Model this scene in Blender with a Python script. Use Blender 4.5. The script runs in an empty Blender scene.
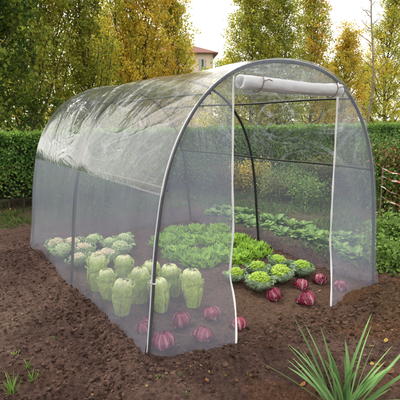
import bpy, math, random
import numpy as np
from mathutils import Vector, Matrix

rnd = random.Random(7)
rng = np.random.default_rng(7)
R = math.radians
scene = bpy.context.scene
COL = scene.collection

# ------------------------------------------------------------------ camera numbers
CAM = (-2.1203, -2.1751, 1.3801); YAW, PIT, FPX, ROLL = 0.5791, -0.1796, 438.57, -0.0044
_F = np.array([math.sin(YAW)*math.cos(PIT), math.cos(YAW)*math.cos(PIT), math.sin(PIT)])
_R = np.array([math.cos(YAW), -math.sin(YAW), 0.0]); _U = np.cross(_R, _F)
_R2 = _R*math.cos(ROLL)+_U*math.sin(ROLL); _U2 = -_R*math.sin(ROLL)+_U*math.cos(ROLL)

def sight(u, v):
    return _F+_R2*(u-200)/FPX+_U2*(200-v)/FPX
def gp(u, v, z=0.0):                       # survey: where a spot of the photo lies on the ground
    d = sight(u, v); t = (z-CAM[2])/d[2]
    return float(CAM[0]+t*d[0]), float(CAM[1]+t*d[1])
def yp(u, y, v=120):                       # survey: a bearing of the photo met at depth row y
    d = sight(u, v); t = (y-CAM[1])/d[1]
    return float(CAM[0]+t*d[0])

# ------------------------------------------------------------------ noise
def _hash(ix, iy, iz, seed):
    h = (ix.astype(np.int64)*374761393+iy.astype(np.int64)*668265263+iz.astype(np.int64)*2147483647+seed*1274126177) & 0xffffffff
    h = ((h ^ (h >> 13))*1274126177) & 0xffffffff
    h = ((h ^ (h >> 16))*2246822519) & 0xffffffff
    return ((h ^ (h >> 15)) & 0xffffff)/float(0xffffff)
def vnoise(x, y, z=None, seed=0):
    x = np.asarray(x, float); y = np.asarray(y, float)
    z = np.zeros_like(x) if z is None else np.asarray(z, float)
    ix, iy, iz = np.floor(x), np.floor(y), np.floor(z)
    fx, fy, fz = x-ix, y-iy, z-iz
    fx, fy, fz = [f*f*(3-2*f) for f in (fx, fy, fz)]
    r = 0
    for a in (0, 1):
        for b in (0, 1):
            for c in (0, 1):
                w = (fx if a else 1-fx)*(fy if b else 1-fy)*(fz if c else 1-fz)
                r = r+w*_hash(ix+a, iy+b, iz+c, seed)
    return r*2-1
def fbm(x, y, z=None, seed=0, oct=4, gain=.5):
    r, a, f = 0, 1, 1
    for o in range(oct):
        r = r+a*vnoise(x*f+o*7.3, y*f-o*3.1, None if z is None else z*f, seed+o); a *= gain; f *= 2.03
    return r
def sstep(a, b, x):
    t = np.clip((x-a)/(b-a), 0, 1); return t*t*(3-2*t)

# ------------------------------------------------------------------ object helpers
def mesh(name, V, F, mat, parent=None, col=None, smooth=True, extra=None):
    V = np.asarray(V, np.float32); 
    if isinstance(F, (list, tuple)) and len(F) and isinstance(F[0], np.ndarray) and F[0].ndim == 2: groups = F
    elif isinstance(F, np.ndarray): groups = [F]
    else:
        d = {}
        for f in F: d.setdefault(len(f), []).append(f)
        groups = [np.array(g) for g in d.values()]
    me = bpy.data.meshes.new(name)
    nl = sum(g.size for g in groups); nf = sum(len(g) for g in groups)
    me.vertices.add(len(V)); me.vertices.foreach_set('co', V.ravel())
    me.loops.add(nl); me.loops.foreach_set('vertex_index', np.concatenate([g.ravel() for g in groups]).astype(np.int32))
    me.polygons.add(nf)
    st, o = [], 0
    for g in groups:
        st.append(o+np.arange(len(g))*g.shape[1]); o += g.size
    me.polygons.foreach_set('loop_start', np.concatenate(st).astype(np.int32))
    me.polygons.foreach_set('use_smooth', np.full(nf, smooth, bool))
    me.update(calc_edges=True); me.validate()
    if col is not None:
        a = me.color_attributes.new('col', 'FLOAT_COLOR', 'POINT')
        c = np.ones((len(V), 4), np.float32); c[:, :3] = col; a.data.foreach_set('color', c.ravel())
    for k, val in (extra or {}).items():
        a = me.attributes.new(k, 'FLOAT', 'POINT'); a.data.foreach_set('value', np.asarray(val, np.float32))
    me.materials.append(mat)
    o = bpy.data.objects.new(name, me); COL.objects.link(o)
    if parent: o.parent = parent
    return o
def tag(o, label=None, cat=None, group=None, kind=None):
    for k, v in (('label', label), ('category', cat), ('group', group), ('kind', kind)):
        if v: o[k] = v
    return o
def thing(name, label, cat, loc=(0, 0, 0), rz=0, group=None):
    o = bpy.data.objects.new(name, None); o.empty_display_size = .1; COL.objects.link(o)
    o.location = loc; o.rotation_euler = (0, 0, rz)
    return tag(o, label, cat, group)
def dup(root, label, loc, rz=0, s=1.0, group=None, tilt=(0, 0)):
    r = root.copy(); COL.objects.link(r)
    for ch in list(root.children):
        c = ch.copy(); COL.objects.link(c); c.parent = r
        for g in list(ch.children):
            d = g.copy(); COL.objects.link(d); d.parent = c
    return put(r, label, loc, rz, s, group, tilt)
def put(r, label, loc, rz=0, s=1.0, group=None, tilt=(0, 0)):
    r.location = loc; r.rotation_euler = (tilt[0], tilt[1], rz)
    r.scale = (s, s, s) if not isinstance(s, tuple) else s
    return tag(r, label, None, group)

class Cat:                                  # collects pieces of ONE mesh
    def __init__(s): s.V, s.F, s.C, s.n = [], {}, [], 0
    def add(s, V, F, C=(1, 1, 1)):
        V = np.asarray(V, float).reshape(-1, 3); F = np.asarray(F)
        s.V.append(V); s.F.setdefault(F.shape[1], []).append(F+s.n); s.n += len(V)
        c = np.empty((len(V), 3)); c[:] = C; s.C.append(c)
    def build(s, name, mat, parent=None, smooth=True):
        return mesh(name, np.concatenate(s.V), [np.concatenate(g) for g in s.F.values()], mat, parent, np.concatenate(s.C), smooth)
def gridF(nu, nv, wrap=False):
    i = np.arange(nu-1 if not wrap else nu)[:, None]; j = np.arange(nv-1)[None, :]
    a = i*nv+j; b = ((i+1) % nu)*nv+j
    return np.stack([a, b, b+1, a+1], -1).reshape(-1, 4)
def tube(P, rad, seg=8, caps=True):
    P = np.asarray(P, float); n = len(P); rad = np.broadcast_to(np.asarray(rad, float), (n,))
    T = np.gradient(P, axis=0); T /= np.linalg.norm(T, axis=1)[:, None]+1e-9
    up = np.array([0, 0, 1.]) if abs(T[:, 2]).mean() < .8 else np.array([1., 0, 0])
    A = np.cross(T, up); A /= np.linalg.norm(A, axis=1)[:, None]+1e-9; B = np.cross(T, A)
    an = np.arange(seg)/seg*2*np.pi
    V = P[None]+rad[None, :, None]*(np.cos(an)[:, None, None]*A[None]+np.sin(an)[:, None, None]*B[None])
    return V.reshape(-1, 3), gridF(seg, n, True)
def box(c, s, rz=0):
    x, y, z = [d/2 for d in s]
    V = np.array([(a*x, b*y, e*z) for a in (-1, 1) for b in (-1, 1) for e in (-1, 1)])
    ca, sa = math.cos(rz), math.sin(rz)
    V = np.stack([V[:, 0]*ca-V[:, 1]*sa, V[:, 0]*sa+V[:, 1]*ca, V[:, 2]], -1)+np.array(c)
    return V, np.array([(0, 1, 3, 2), (4, 6, 7, 5), (0, 4, 5, 1), (2, 3, 7, 6), (0, 2, 6, 4), (1, 5, 7, 3)])

# ------------------------------------------------------------------ materials
def new_mat(name):
    m = bpy.data.materials.new(name); m.use_nodes = True
    nt = m.node_tree; nt.nodes.clear()
    out = nt.nodes.new('ShaderNodeOutputMaterial')
    return m, nt, out
def N(nt, t, **kw):
    n = nt.nodes.new(t)
    for k, v in kw.items():
        if k in n.inputs.keys(): n.inputs[k].default_value = v
        else: setattr(n, k, v)
    return n
def attr_col(nt, noise=0.0, scale=40.0):
    a = N(nt, 'ShaderNodeAttribute', attribute_name='col')
    if not noise: return a.outputs['Color']
    t = N(nt, 'ShaderNodeTexCoord'); n = N(nt, 'ShaderNodeTexNoise', Scale=scale, Detail=6.0, Roughness=.65)
    nt.links.new(t.outputs['Object'], n.inputs['Vector'])
    mr = N(nt, 'ShaderNodeMapRange'); mr.inputs[1].default_value = .25; mr.inputs[2].default_value = .75
    mr.inputs[3].default_value = 1-noise; mr.inputs[4].default_value = 1+noise
    nt.links.new(n.outputs['Fac'], mr.inputs[0])
    mx = N(nt, 'ShaderNodeVectorMath', operation='SCALE')
    nt.links.new(a.outputs['Color'], mx.inputs[0]); nt.links.new(mr.outputs[0], mx.inputs['Scale'])
    return mx.outputs[0]
def leaf_mat(name, trans=.35, rough=.5, noise=.12, scale=60, spec=.35, bump=0.0, bscale=80):
    m, nt, out = new_mat(name)
    c = attr_col(nt, noise, scale)
    p = N(nt, 'ShaderNodeBsdfPrincipled', Roughness=rough); p.inputs['Specular IOR Level'].default_value = spec
    nt.links.new(c, p.inputs['Base Color'])
    if bump:
        t = N(nt, 'ShaderNodeTexCoord'); n = N(nt, 'ShaderNodeTexNoise', Scale=bscale, Detail=4.0)
        b = N(nt, 'ShaderNodeBump', Strength=bump, Distance=.004)
        nt.links.new(t.outputs['Object'], n.inputs['Vector']); nt.links.new(n.outputs['Fac'], b.inputs['Height']); nt.links.new(b.outputs[0], p.inputs['Normal'])
    if trans:
        tr = N(nt, 'ShaderNodeBsdfTranslucent'); nt.links.new(c, tr.inputs['Color'])
        mx = N(nt, 'ShaderNodeMixShader', Fac=trans)
        nt.links.new(p.outputs[0], mx.inputs[1]); nt.links.new(tr.outputs[0], mx.inputs[2]); nt.links.new(mx.outputs[0], out.inputs[0])
    else: nt.links.new(p.outputs[0], out.inputs[0])
    return m
def solid(name, col, rough=.5, metal=0.0, noise=.15, scale=30, bump=0.0):
    m, nt, out = new_mat(name)
    t = N(nt, 'ShaderNodeTexCoord'); n = N(nt, 'ShaderNodeTexNoise', Scale=scale, Detail=6.0, Roughness=.65)
    nt.links.new(t.outputs['Object'], n.inputs['Vector'])
    r = N(nt, 'ShaderNodeValToRGB'); e = r.color_ramp.elements
    e[0].position, e[1].position = .3, .7
    e[0].color = tuple(c*(1-noise) for c in col)+(1,); e[1].color = tuple(min(1, c*(1+noise)) for c in col)+(1,)
    nt.links.new(n.outputs['Fac'], r.inputs[0])
    p = N(nt, 'ShaderNodeBsdfPrincipled', Roughness=rough, Metallic=metal)
    nt.links.new(r.outputs[0], p.inputs['Base Color'])
    if bump:
        b = N(nt, 'ShaderNodeBump', Strength=bump, Distance=.01)
        nt.links.new(n.outputs['Fac'], b.inputs['Height']); nt.links.new(b.outputs[0], p.inputs['Normal'])
    nt.links.new(p.outputs[0], out.inputs[0])
    return m
def soil_mat(name):
    m, nt, out = new_mat(name)
    a = N(nt, 'ShaderNodeAttribute', attribute_name='col'); t = N(nt, 'ShaderNodeTexCoord')
    n1 = N(nt, 'ShaderNodeTexNoise', Scale=38.0, Detail=9.0, Roughness=.75)
    n2 = N(nt, 'ShaderNodeTexNoise', Scale=160.0, Detail=5.0, Roughness=.7)
    n3 = N(nt, 'ShaderNodeTexVoronoi', Scale=70.0)
    for n in (n1, n2, n3): nt.links.new(t.outputs['Object'], n.inputs['Vector'])
    r = N(nt, 'ShaderNodeMapRange'); r.inputs[1].default_value = .3; r.inputs[2].default_value = .72; r.inputs[3].default_value = .36; r.inputs[4].default_value = 1.9
    nt.links.new(n1.outputs['Fac'], r.inputs[0])
    r2 = N(nt, 'ShaderNodeMapRange'); r2.inputs[1].default_value = .3; r2.inputs[2].default_value = .7; r2.inputs[3].default_value = .65; r2.inputs[4].default_value = 1.45
    nt.links.new(n2.outputs['Fac'], r2.inputs[0])
    mu = N(nt, 'ShaderNodeMath', operation='MULTIPLY'); nt.links.new(r.outputs[0], mu.inputs[0]); nt.links.new(r2.outputs[0], mu.inputs[1])
    sc = N(nt, 'ShaderNodeVectorMath', operation='SCALE'); nt.links.new(a.outputs['Color'], sc.inputs[0]); nt.links.new(mu.outputs[0], sc.inputs['Scale'])
    p = N(nt, 'ShaderNodeBsdfPrincipled', Roughness=.95); p.inputs['Specular IOR Level'].default_value = .15
    nt.links.new(sc.outputs[0], p.inputs['Base Color'])
    ad = N(nt, 'ShaderNodeMath', operation='ADD'); nt.links.new(n1.outputs['Fac'], ad.inputs[0])
    ml = N(nt, 'ShaderNodeMath', operation='MULTIPLY'); ml.inputs[1].default_value = .5
    nt.links.new(n3.outputs['Distance'], ml.inputs[0]); nt.links.new(ml.outputs[0], ad.inputs[1])
    b = N(nt, 'ShaderNodeBump', Strength=.9, Distance=.02); nt.links.new(ad.outputs[0], b.inputs['Height'])
    b2 = N(nt, 'ShaderNodeBump', Strength=.5, Distance=.006); nt.links.new(n2.outputs['Fac'], b2.inputs['Height']); nt.links.new(b.outputs[0], b2.inputs['Normal'])
    nt.links.new(b2.outputs[0], p.inputs['Normal']); nt.links.new(p.outputs[0], out.inputs[0])
    return m
def sheet_mat(name, tint, alpha, gloss, rough, crease=False, streak=0.0):
    """thin plastic: clear transmission, a milky part that scatters light, a Fresnel gloss"""
    m, nt, out = new_mat(name)
    L = nt.links
    tr = N(nt, 'ShaderNodeBsdfTransparent', Color=(.97, .98, .985, 1))
    df = N(nt, 'ShaderNodeBsdfDiffuse', Color=tint+(1,)); tl = N(nt, 'ShaderNodeBsdfTranslucent', Color=tint+(1,))
    mk = N(nt, 'ShaderNodeMixShader', Fac=.5); L.new(df.outputs[0], mk.inputs[1]); L.new(tl.outputs[0], mk.inputs[2])
    t = N(nt, 'ShaderNodeTexCoord')
    mp = N(nt, 'ShaderNodeMapping'); mp.inputs['Scale'].default_value = (1, 1, .35) ; L.new(t.outputs['Object'], mp.inputs['Vector'])
    n = N(nt, 'ShaderNodeTexNoise', Scale=3.0, Detail=5.0, Roughness=.6); L.new(mp.outputs[0], n.inputs['Vector'])
    mr = N(nt, 'ShaderNodeMapRange'); mr.inputs[1].default_value = .3; mr.inputs[2].default_value = .7
    mr.inputs[3].default_value = alpha*.8; mr.inputs[4].default_value = alpha*1.2; L.new(n.outputs['Fac'], mr.inputs[0])
    fac = mr.outputs[0]
    if crease:
        at = N(nt, 'ShaderNodeAttribute', attribute_name='crease')
        ad = N(nt, 'ShaderNodeMath', operation='ADD', use_clamp=True); L.new(fac, ad.inputs[0]); L.new(at.outputs['Fac'], ad.inputs[1]); fac = ad.outputs[0]
    m1 = N(nt, 'ShaderNodeMixShader'); L.new(fac, m1.inputs[0]); L.new(tr.outputs[0], m1.inputs[1]); L.new(mk.outputs[0], m1.inputs[2])
    gl = N(nt, 'ShaderNodeBsdfGlossy', Roughness=rough, Color=(1, 1, 1, 1))
    lw = N(nt, 'ShaderNodeLayerWeight'); lw.inputs['Blend'].default_value = .5
    pw = N(nt, 'ShaderNodeMath', operation='POWER'); pw.inputs[1].default_value = 4.5; L.new(lw.outputs['Facing'], pw.inputs[0])
    fr = N(nt, 'ShaderNodeMath', operation='MULTIPLY_ADD'); fr.inputs[1].default_value = .92; fr.inputs[2].default_value = .042; L.new(pw.outputs[0], fr.inputs[0])
    nb = N(nt, 'ShaderNodeTexNoise', Scale=26.0 if crease else 9.0, Detail=4.0, Roughness=.6); L.new(mp.outputs[0], nb.inputs['Vector'])
    b = N(nt, 'ShaderNodeBump', Strength=.22 if crease else .12, Distance=.01); L.new(nb.outputs['Fac'], b.inputs['Height'])
    L.new(b.outputs[0], gl.inputs['Normal'])
    gm = N(nt, 'ShaderNodeMath', operation='MULTIPLY', use_clamp=True); gm.inputs[1].default_value = gloss; L.new(fr.outputs[0], gm.inputs[0])
    m2 = N(nt, 'ShaderNodeMixShader'); L.new(gm.outputs[0], m2.inputs[0]); L.new(m1.outputs[0], m2.inputs[1]); L.new(gl.outputs[0], m2.inputs[2])
    L.new(m2.outputs[0], out.inputs[0])
    return m

M = dict(
    soil=soil_mat('soil'),
    tree_leaf=leaf_mat('tree_leaf', .58, .55, .1, 3, .3),
    hedge_leaf=leaf_mat('hedge_leaf', .25, .42, .1, 5, .4),
    bark=solid('bark', (.10, .075, .05), .9, 0, .4, 14, .6),
    pale_bark=solid('pale_bark', (.36, .32, .28), .85, 0, .35, 9, .4),
    dark_core=solid('hedge_shade', (.018, .022, .010), 1, 0, .5, 12, .5),
    steel=solid('steel_tube', (.10, .105, .12), .42, .4, .25, 20),
    black_steel=solid('black_tube', (.018, .018, .020), .45, .2, .3, 20),
    roof_film=sheet_mat('clear_roof_film', (.80, .87, .98), .045, 1.35, .12, True),
    net_right=sheet_mat('thin_side_film', (.64, .72, .95), .145, .4, .35),
    net=sheet_mat('hazy_side_film', (.66, .73, .95), .225, .5, .35),
    front=sheet_mat('hazy_front_film', (.65, .72, .95), .185, .5, .35),
    white_trim=solid('white_trim', (.80, .81, .84), .5, 0, .05, 20),
    roll=leaf_mat('rolled_white_film', .5, .22, .05, 16, .5, .35, 22),
    tie=solid('tie_cord', (.16, .12, .09), .7, 0, .2, 60),
    napa=leaf_mat('napa_leaf', .22, .42, .16, 45, .4, .9, 75),
    radicchio=leaf_mat('radicchio_leaf', .10, .36, .15, 60, .45, .25, 60),
    curd=leaf_mat('curd', .08, .6, .15, 90, .25, .6, 160),
    brassica=leaf_mat('brassica_leaf', .18, .5, .14, 40, .35, .4, 60),
    lettuce=leaf_mat('lettuce_leaf', .30, .42, .12, 50, .35, .3, 70),
    weed=leaf_mat('weed_leaf', .28, .5, .12, 30, .3),
    blade=leaf_mat('grass_blade', .25, .42, .14, 20, .35),
    litter=leaf_mat('dry_leaf', .2, .7, .25, 50, .2),
    tape=leaf_mat('plastic_tape', .15, .45, .05, 30, .4),
    wood=solid('stake_wood', (.20, .13, .08), .85, 0, .3, 25, .4),
    wall=solid('pink_render', (.86, .66, .56), .9, 0, .06, 1.5),
    tiles=solid('roof_tiles', (.24, .11, .09), .85, 0, .3, 3),
    pane=solid('window_pane', (.06, .07, .08), .1, 0, .2, 2),
    shutter=solid('shutter_paint', (.55, .53, .50), .6, 0, .1, 4),
)

# ------------------------------------------------------------------ the tunnel's outline
H, HS, LEN, NEXP, H1, FLARE = 1.754, .443, 2.94, 2.388, .992, .071
def hx(z):
    z = np.asarray(z, float)
    up = np.clip((z-HS)/(H-HS), 0, 1)
    return (1-up**NEXP)**(1/NEXP)+FLARE*np.clip((HS+.40-z)/(HS+.40), 0, 1.2)**1.35
def hz(x):
    return HS+(H-HS)*(1-np.clip(abs(np.asarray(x, float)), 0, 1)**NEXP)**(1/NEXP)
MID = .507*LEN

# ------------------------------------------------------------------ ground
def ground_h(x, y):
    x = np.asarray(x, float); y = np.asarray(y, float)
    inside = sstep(1.08, .92, abs(x))*sstep(-.1, .1, y)*sstep(LEN+.1, LEN-.1, y)
    near = sstep(9, 4, np.hypot(x, y))
    h = .030*fbm(x*1.3, y*1.3, seed=3, oct=3)
    rough = (.013*fbm(x*7, y*7, seed=11, oct=3)+.009*(1-abs(vnoise(x*13, y*13, seed=5))*2)
             + .011*(abs(vnoise(x*27, y*27, seed=8))*2-.6)+.009*vnoise(x*49, y*49, seed=9))
    h = h*(1-.6*inside)+rough*near*(1-.45*inside)
    h = h+.075*np.exp(-((x-.98)/.42)**2-((y+.19)/.16)**2)*(1+.4*vnoise(x*9, y*9, seed=21))     # soil thrown up at the right corner
    h = h+.035*np.exp(-((x+1.18)/.10)**2)*sstep(-.4, 0, y)*sstep(3.3, 2.8, y)*(1+.9*vnoise(x*12, y*8, seed=22))  # banked along the left skirt
    h = h+.022*np.exp(-((y+.28)/.10)**2)*sstep(-1.2, -.9, x)*sstep(.2, -.3, x)*(1+.9*vnoise(x*12, y*8, seed=23))
    h = h-.02*np.exp(-(np.hypot(x-.05, y-.5)/.7)**2)
    return h-.012
def gh(x, y): return float(ground_h(np.array([x]), np.array([y]))[0])
def soil_col(x, y):
    c = np.empty(x.shape+(3,)); c[:] = (.135, .085, .072)
    def mix(k, col):
        nonlocal c
        k = np.clip(k, 0, 1)[..., None]; c = c*(1-k)+np.array(col)*k
    inside = sstep(1.05, .95, abs(x))*sstep(-.05, .1, y)*sstep(LEN+.05, LEN-.1, y)
    mix(.65*sstep(-.1, .6, fbm(x*1.1+4, y*1.1, seed=31, oct=5, gain=.62)), (.20, .135, .112))
    mix(.7*sstep(.0, .7, fbm(x*2.3, y*2.3, seed=35, oct=5, gain=.65)), (.075, .045, .038))
    mix(.75*np.exp(-((x-.9)/.55)**2-((y+.35)/.35)**2)*(.7+.6*fbm(x*4, y*4, seed=33, oct=3)), (.19, .125, .062))
    mix(.5*inside, (.18, .125, .10))
    mix(.6*np.exp(-((x-.1)/.45)**2-((y-.35)/.6)**2), (.23, .15, .10))
    mix(.55*np.exp(-((x+1.75)/.28)**2-((y-1.0)/.35)**2), (.22, .165, .13))
    mix(.45*sstep(.15, .6, fbm(x*3.1, y*3.1, seed=41, oct=3))*sstep(.2, -.1, y), (.20, .10, .045))
    c = c*np.array((.64, .59, .56))
    veg = sstep(3.6, 4.3, y+.35*fbm(x*1.5, y*1.5, seed=51, oct=3))
    veg = np.maximum(veg, sstep(1.35, 1.75, x+.25*fbm(x*2, y*2, seed=52, oct=3))*sstep(-.4, .1, y))
    mix(.7*veg, (.085, .088, .036))
    mix(sstep(6.2, 6.8, y), (.075, .115, .03)); mix(sstep(9, 14, np.hypot(x, y)), (.075, .115, .03))
    return c
def axis(a, b, step, lim):
    core = np.arange(a, b, step); s, lo, hi = step, [], []
    p = a
    while p > -lim: s *= 1.13; p -= s; lo.append(p)
    s, p = step, core[-1]
    while p < lim: s *= 1.13; p += s; hi.append(p)
    return np.array(lo[::-1]+list(core)+hi)
gx, gy = axis(-2.7, 2.3, .0125, 600), axis(-1.3, 3.3, .0125, 600)
X, Y = np.meshgrid(gx, gy, indexing='ij')
V = np.stack([X, Y, ground_h(X, Y)], -1).reshape(-1, 3)
tag(mesh('ground', V, gridF(len(gx), len(gy)), M['soil'], col=soil_col(X, Y).reshape(-1, 3)), 'dark crumbly garden soil turning to weedy grass by the hedge', 'ground', kind='structure')

# crumbs of earth: nobody could count them
def ico():
    t = (1+5**.5)/2
    v = np.array([(-1, t, 0), (1, t, 0), (-1, -t, 0), (1, -t, 0), (0, -1, t), (0, 1, t), (0, -1, -t), (0, 1, -t), (t, 0, -1), (t, 0, 1), (-t, 0, -1), (-t, 0, 1)], float)
    f = [(0, 11, 5), (0, 5, 1), (0, 1, 7), (0, 7, 10), (0, 10, 11), (1, 5, 9), (5, 11, 4), (11, 10, 2), (10, 7, 6), (7, 1, 8), (3, 9, 4), (3, 4, 2), (3, 2, 6), (3, 6, 8), (3, 8, 9), (4, 9, 5), (2, 4, 11), (6, 2, 10), (8, 6, 7), (9, 8, 1)]
    v /= np.linalg.norm(v[0]); v = list(v); mid = {}; g = []
    def m(a, b):
        k = (min(a, b), max(a, b))
        if k not in mid:
            q = v[a]+v[b]; v.append(q/np.linalg.norm(q)); mid[k] = len(v)-1
        return mid[k]
    for a, b, c in f:
        x, y, z = m(a, b), m(b, c), m(c, a); g += [(a, x, z), (b, y, x), (c, z, y), (x, y, z)]
    return np.array(v), np.array(g)
IV, IF = ico()   # 42 corners
def clods(n):
    px = rng.uniform(-2.6, 2.2, n*5); py = rng.uniform(-1.25, 3.6, n*5)
    ins = (abs(px) < 1.03) & (py > -.03) & (py < LEN+.05)
    dist = np.hypot(px+2.12, py+2.175)
    bank = np.exp(-((px+1.2)/.16)**2)*(py > -.3)+np.exp(-((py+.25)/.15)**2)*(abs(px) < 1.5)
    keep = rng.random(n*5) < np.where(ins, .10, .35+.5*bank)*np.clip(fbm(px*1.7, py*1.7, seed=61, oct=2)*.9+.65, .08, 1)
    px, py = px[keep][:n], py[keep][:n]; n = len(px)
    s = .0024+.0105*rng.random(n)**3.6+.013*(rng.random(n) < .015)*rng.random(n)
    s *= np.where((abs(px) < 1.03) & (py > -.03), .7, 1)
    z = ground_h(px, py)+s*.25
    V = np.repeat(IV[None], n, 0)
    off = rng.uniform(0, 90, (n, 1, 3)); q = V*2.3+off
    V = V*(1+.62*vnoise(q[..., 0], q[..., 1], q[..., 2], 77))[..., None]
    a = rng.uniform(0, 6.28, n); ca, sa = np.cos(a)[:, None], np.sin(a)[:, None]
    V = V*np.stack([rng.uniform(.8, 1.5, n), rng.uniform(.7, 1.1, n), rng.uniform(.5, .9, n)], -1)[:, None]*s[:, None, None]
    V = np.stack([V[..., 0]*ca-V[..., 1]*sa, V[..., 0]*sa+V[..., 1]*ca, V[..., 2]], -1)+np.stack([px, py, z], -1)[:, None]
    c = soil_col(px, py)*rng.uniform(.6, 1.9, (n, 1))
    return V.reshape(-1, 3), (IF[None]+(np.arange(n)*len(IV))[:, None, None]).reshape(-1, 3), np.repeat(c, len(IV), 0)
v, f, c = clods(26000)
tag(mesh('soil_crumbs', v, f, M['soil'], col=c, smooth=False), 'loose crumbs and clods of dark earth over the bed', 'soil', kind='stuff')

# ------------------------------------------------------------------ leaves
def cards(P, D, Nn, L, W, C, fold=.18):
    """one folded diamond per leaf: P base, D direction, Nn normal, L length, W width"""
    D = D/(np.linalg.norm(D, axis=1)[:, None]+1e-9)
    S = np.cross(D, Nn); S /= np.linalg.norm(S, axis=1)[:, None]+1e-9; Nn = np.cross(S, D)
    L, W = L[:, None], W[:, None]
    a = P; b = P+D*L*.45+S*W*.5+Nn*W*fold; t = P+D*L; d = P+D*L*.45-S*W*.5+Nn*W*fold
    n = len(P); V = np.stack([a, b, t, d], 1).reshape(-1, 3)
    return V, (np.arange(n)[:, None]*4+np.arange(4)[None]), np.repeat(C, 4, 0)
def rdir(n, up=0.0):
    v = rng.normal(size=(n, 3)); v[:, 2] += up
    return v/(np.linalg.norm(v, axis=1)[:, None]+1e-9)
GREEN, DARK, OLIVE = (.20, .27, .04), (.075, .14, .03), (.37, .37, .055)
YELLOW, GOLD, ORANGE, LIME = (.80, .70, .11), (.80, .59, .09), (.70, .38, .06), (.52, .58, .10)
def tree(name, label, x, y, h, r, n, pal, leaf=.062, group=None, base=.12, limbs=46, cat='tree', asc=1.0, bark='bark', rt=.07, sparse=0):
    z0 = gh(x, y)
    n = int(n*1.15)
    t = thing(name, label, cat, (x, y, z0), 0, group)
    wob = rnd.uniform(0, 9)
    def axis_at(z): return np.array([.10*math.sin(z*.9+wob), .10*math.cos(z*.7+wob*2), z])
    zs = np.linspace(-.1, h*.97, 14); tr = Cat()
    P = np.array([axis_at(z) if z > 0 else axis_at(0)+np.array([0, 0, z]) for z in zs])
    tv, tf = tube(P, rt*(1-zs.clip(0)/h*.92), 7); tr.add(tv, tf)
    pts, hue, dep = [], [], []
    for i in range(limbs):
        zb = h*(base*.6+(.93-base*.6)*((i+rnd.random())/limbs)**.9); a = i*2.4+rnd.uniform(-.5, .5)
        ln = rnd.uniform(.16, .34)*h*(1-.55*zb/h)*asc
        ze = min(zb+ln, h*1.0); k = ze/h
        rr = r*min(1, (k/(base+.12))**.6)*max(.10, (1-k**3.2))*rnd.uniform(.62, 1.12)
        o = axis_at(zb); tt = np.linspace(0, 1, 7)
        Q = np.stack([o[0]+math.cos(a)*rr*tt**.7, o[1]+math.sin(a)*rr*tt**.7, zb+(ze-zb)*tt**1.25], -1)
        Q[:, :2] += .04*rng.normal(size=(7, 2))*tt[:, None]
        lv, lf = tube(Q, rt*.42*(1-zb/h*.6)*(1-.8*tt)+.003, 4); tr.add(lv, lf)
        m = int(n/limbs*(.6+.8*rnd.random())*(1-.45*zb/h))
        u = rng.uniform(.12, 1.06, m)**.8; j = np.clip(u*6, 0, 5.999); i0 = j.astype(int); fr = (j-i0)[:, None]
        p = Q[i0]*(1-fr)+Q[i0+1]*fr
        sg = (.06+.13*r)*(1-.25*u)
        # leaves sit in little bunches along the shoots
        nb = max(4, m//20); bc = rng.integers(0, m, nb); off = rng.normal(size=(nb, 3)); pick = rng.integers(0, nb, m)
        p = p[bc][pick]+off[pick]*sg[:, None]*np.array([1, 1, .9])+rng.normal(size=(m, 3))*.06*(leaf/.062)
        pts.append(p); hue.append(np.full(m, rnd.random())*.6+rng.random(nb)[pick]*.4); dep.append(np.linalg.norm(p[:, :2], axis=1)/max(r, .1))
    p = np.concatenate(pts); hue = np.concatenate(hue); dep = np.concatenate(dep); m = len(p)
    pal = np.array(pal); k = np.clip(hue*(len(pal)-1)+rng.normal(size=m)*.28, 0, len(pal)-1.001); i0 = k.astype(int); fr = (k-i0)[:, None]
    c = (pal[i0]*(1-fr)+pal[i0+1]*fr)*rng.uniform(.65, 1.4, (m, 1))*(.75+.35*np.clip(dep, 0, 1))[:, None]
    L = leaf*rng.uniform(.65, 1.35, m)
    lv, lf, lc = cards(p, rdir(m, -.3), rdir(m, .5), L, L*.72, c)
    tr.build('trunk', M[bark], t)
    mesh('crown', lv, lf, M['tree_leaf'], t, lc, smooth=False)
    return t
G1 = 'columnar trees in the row behind the hedge'
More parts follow.
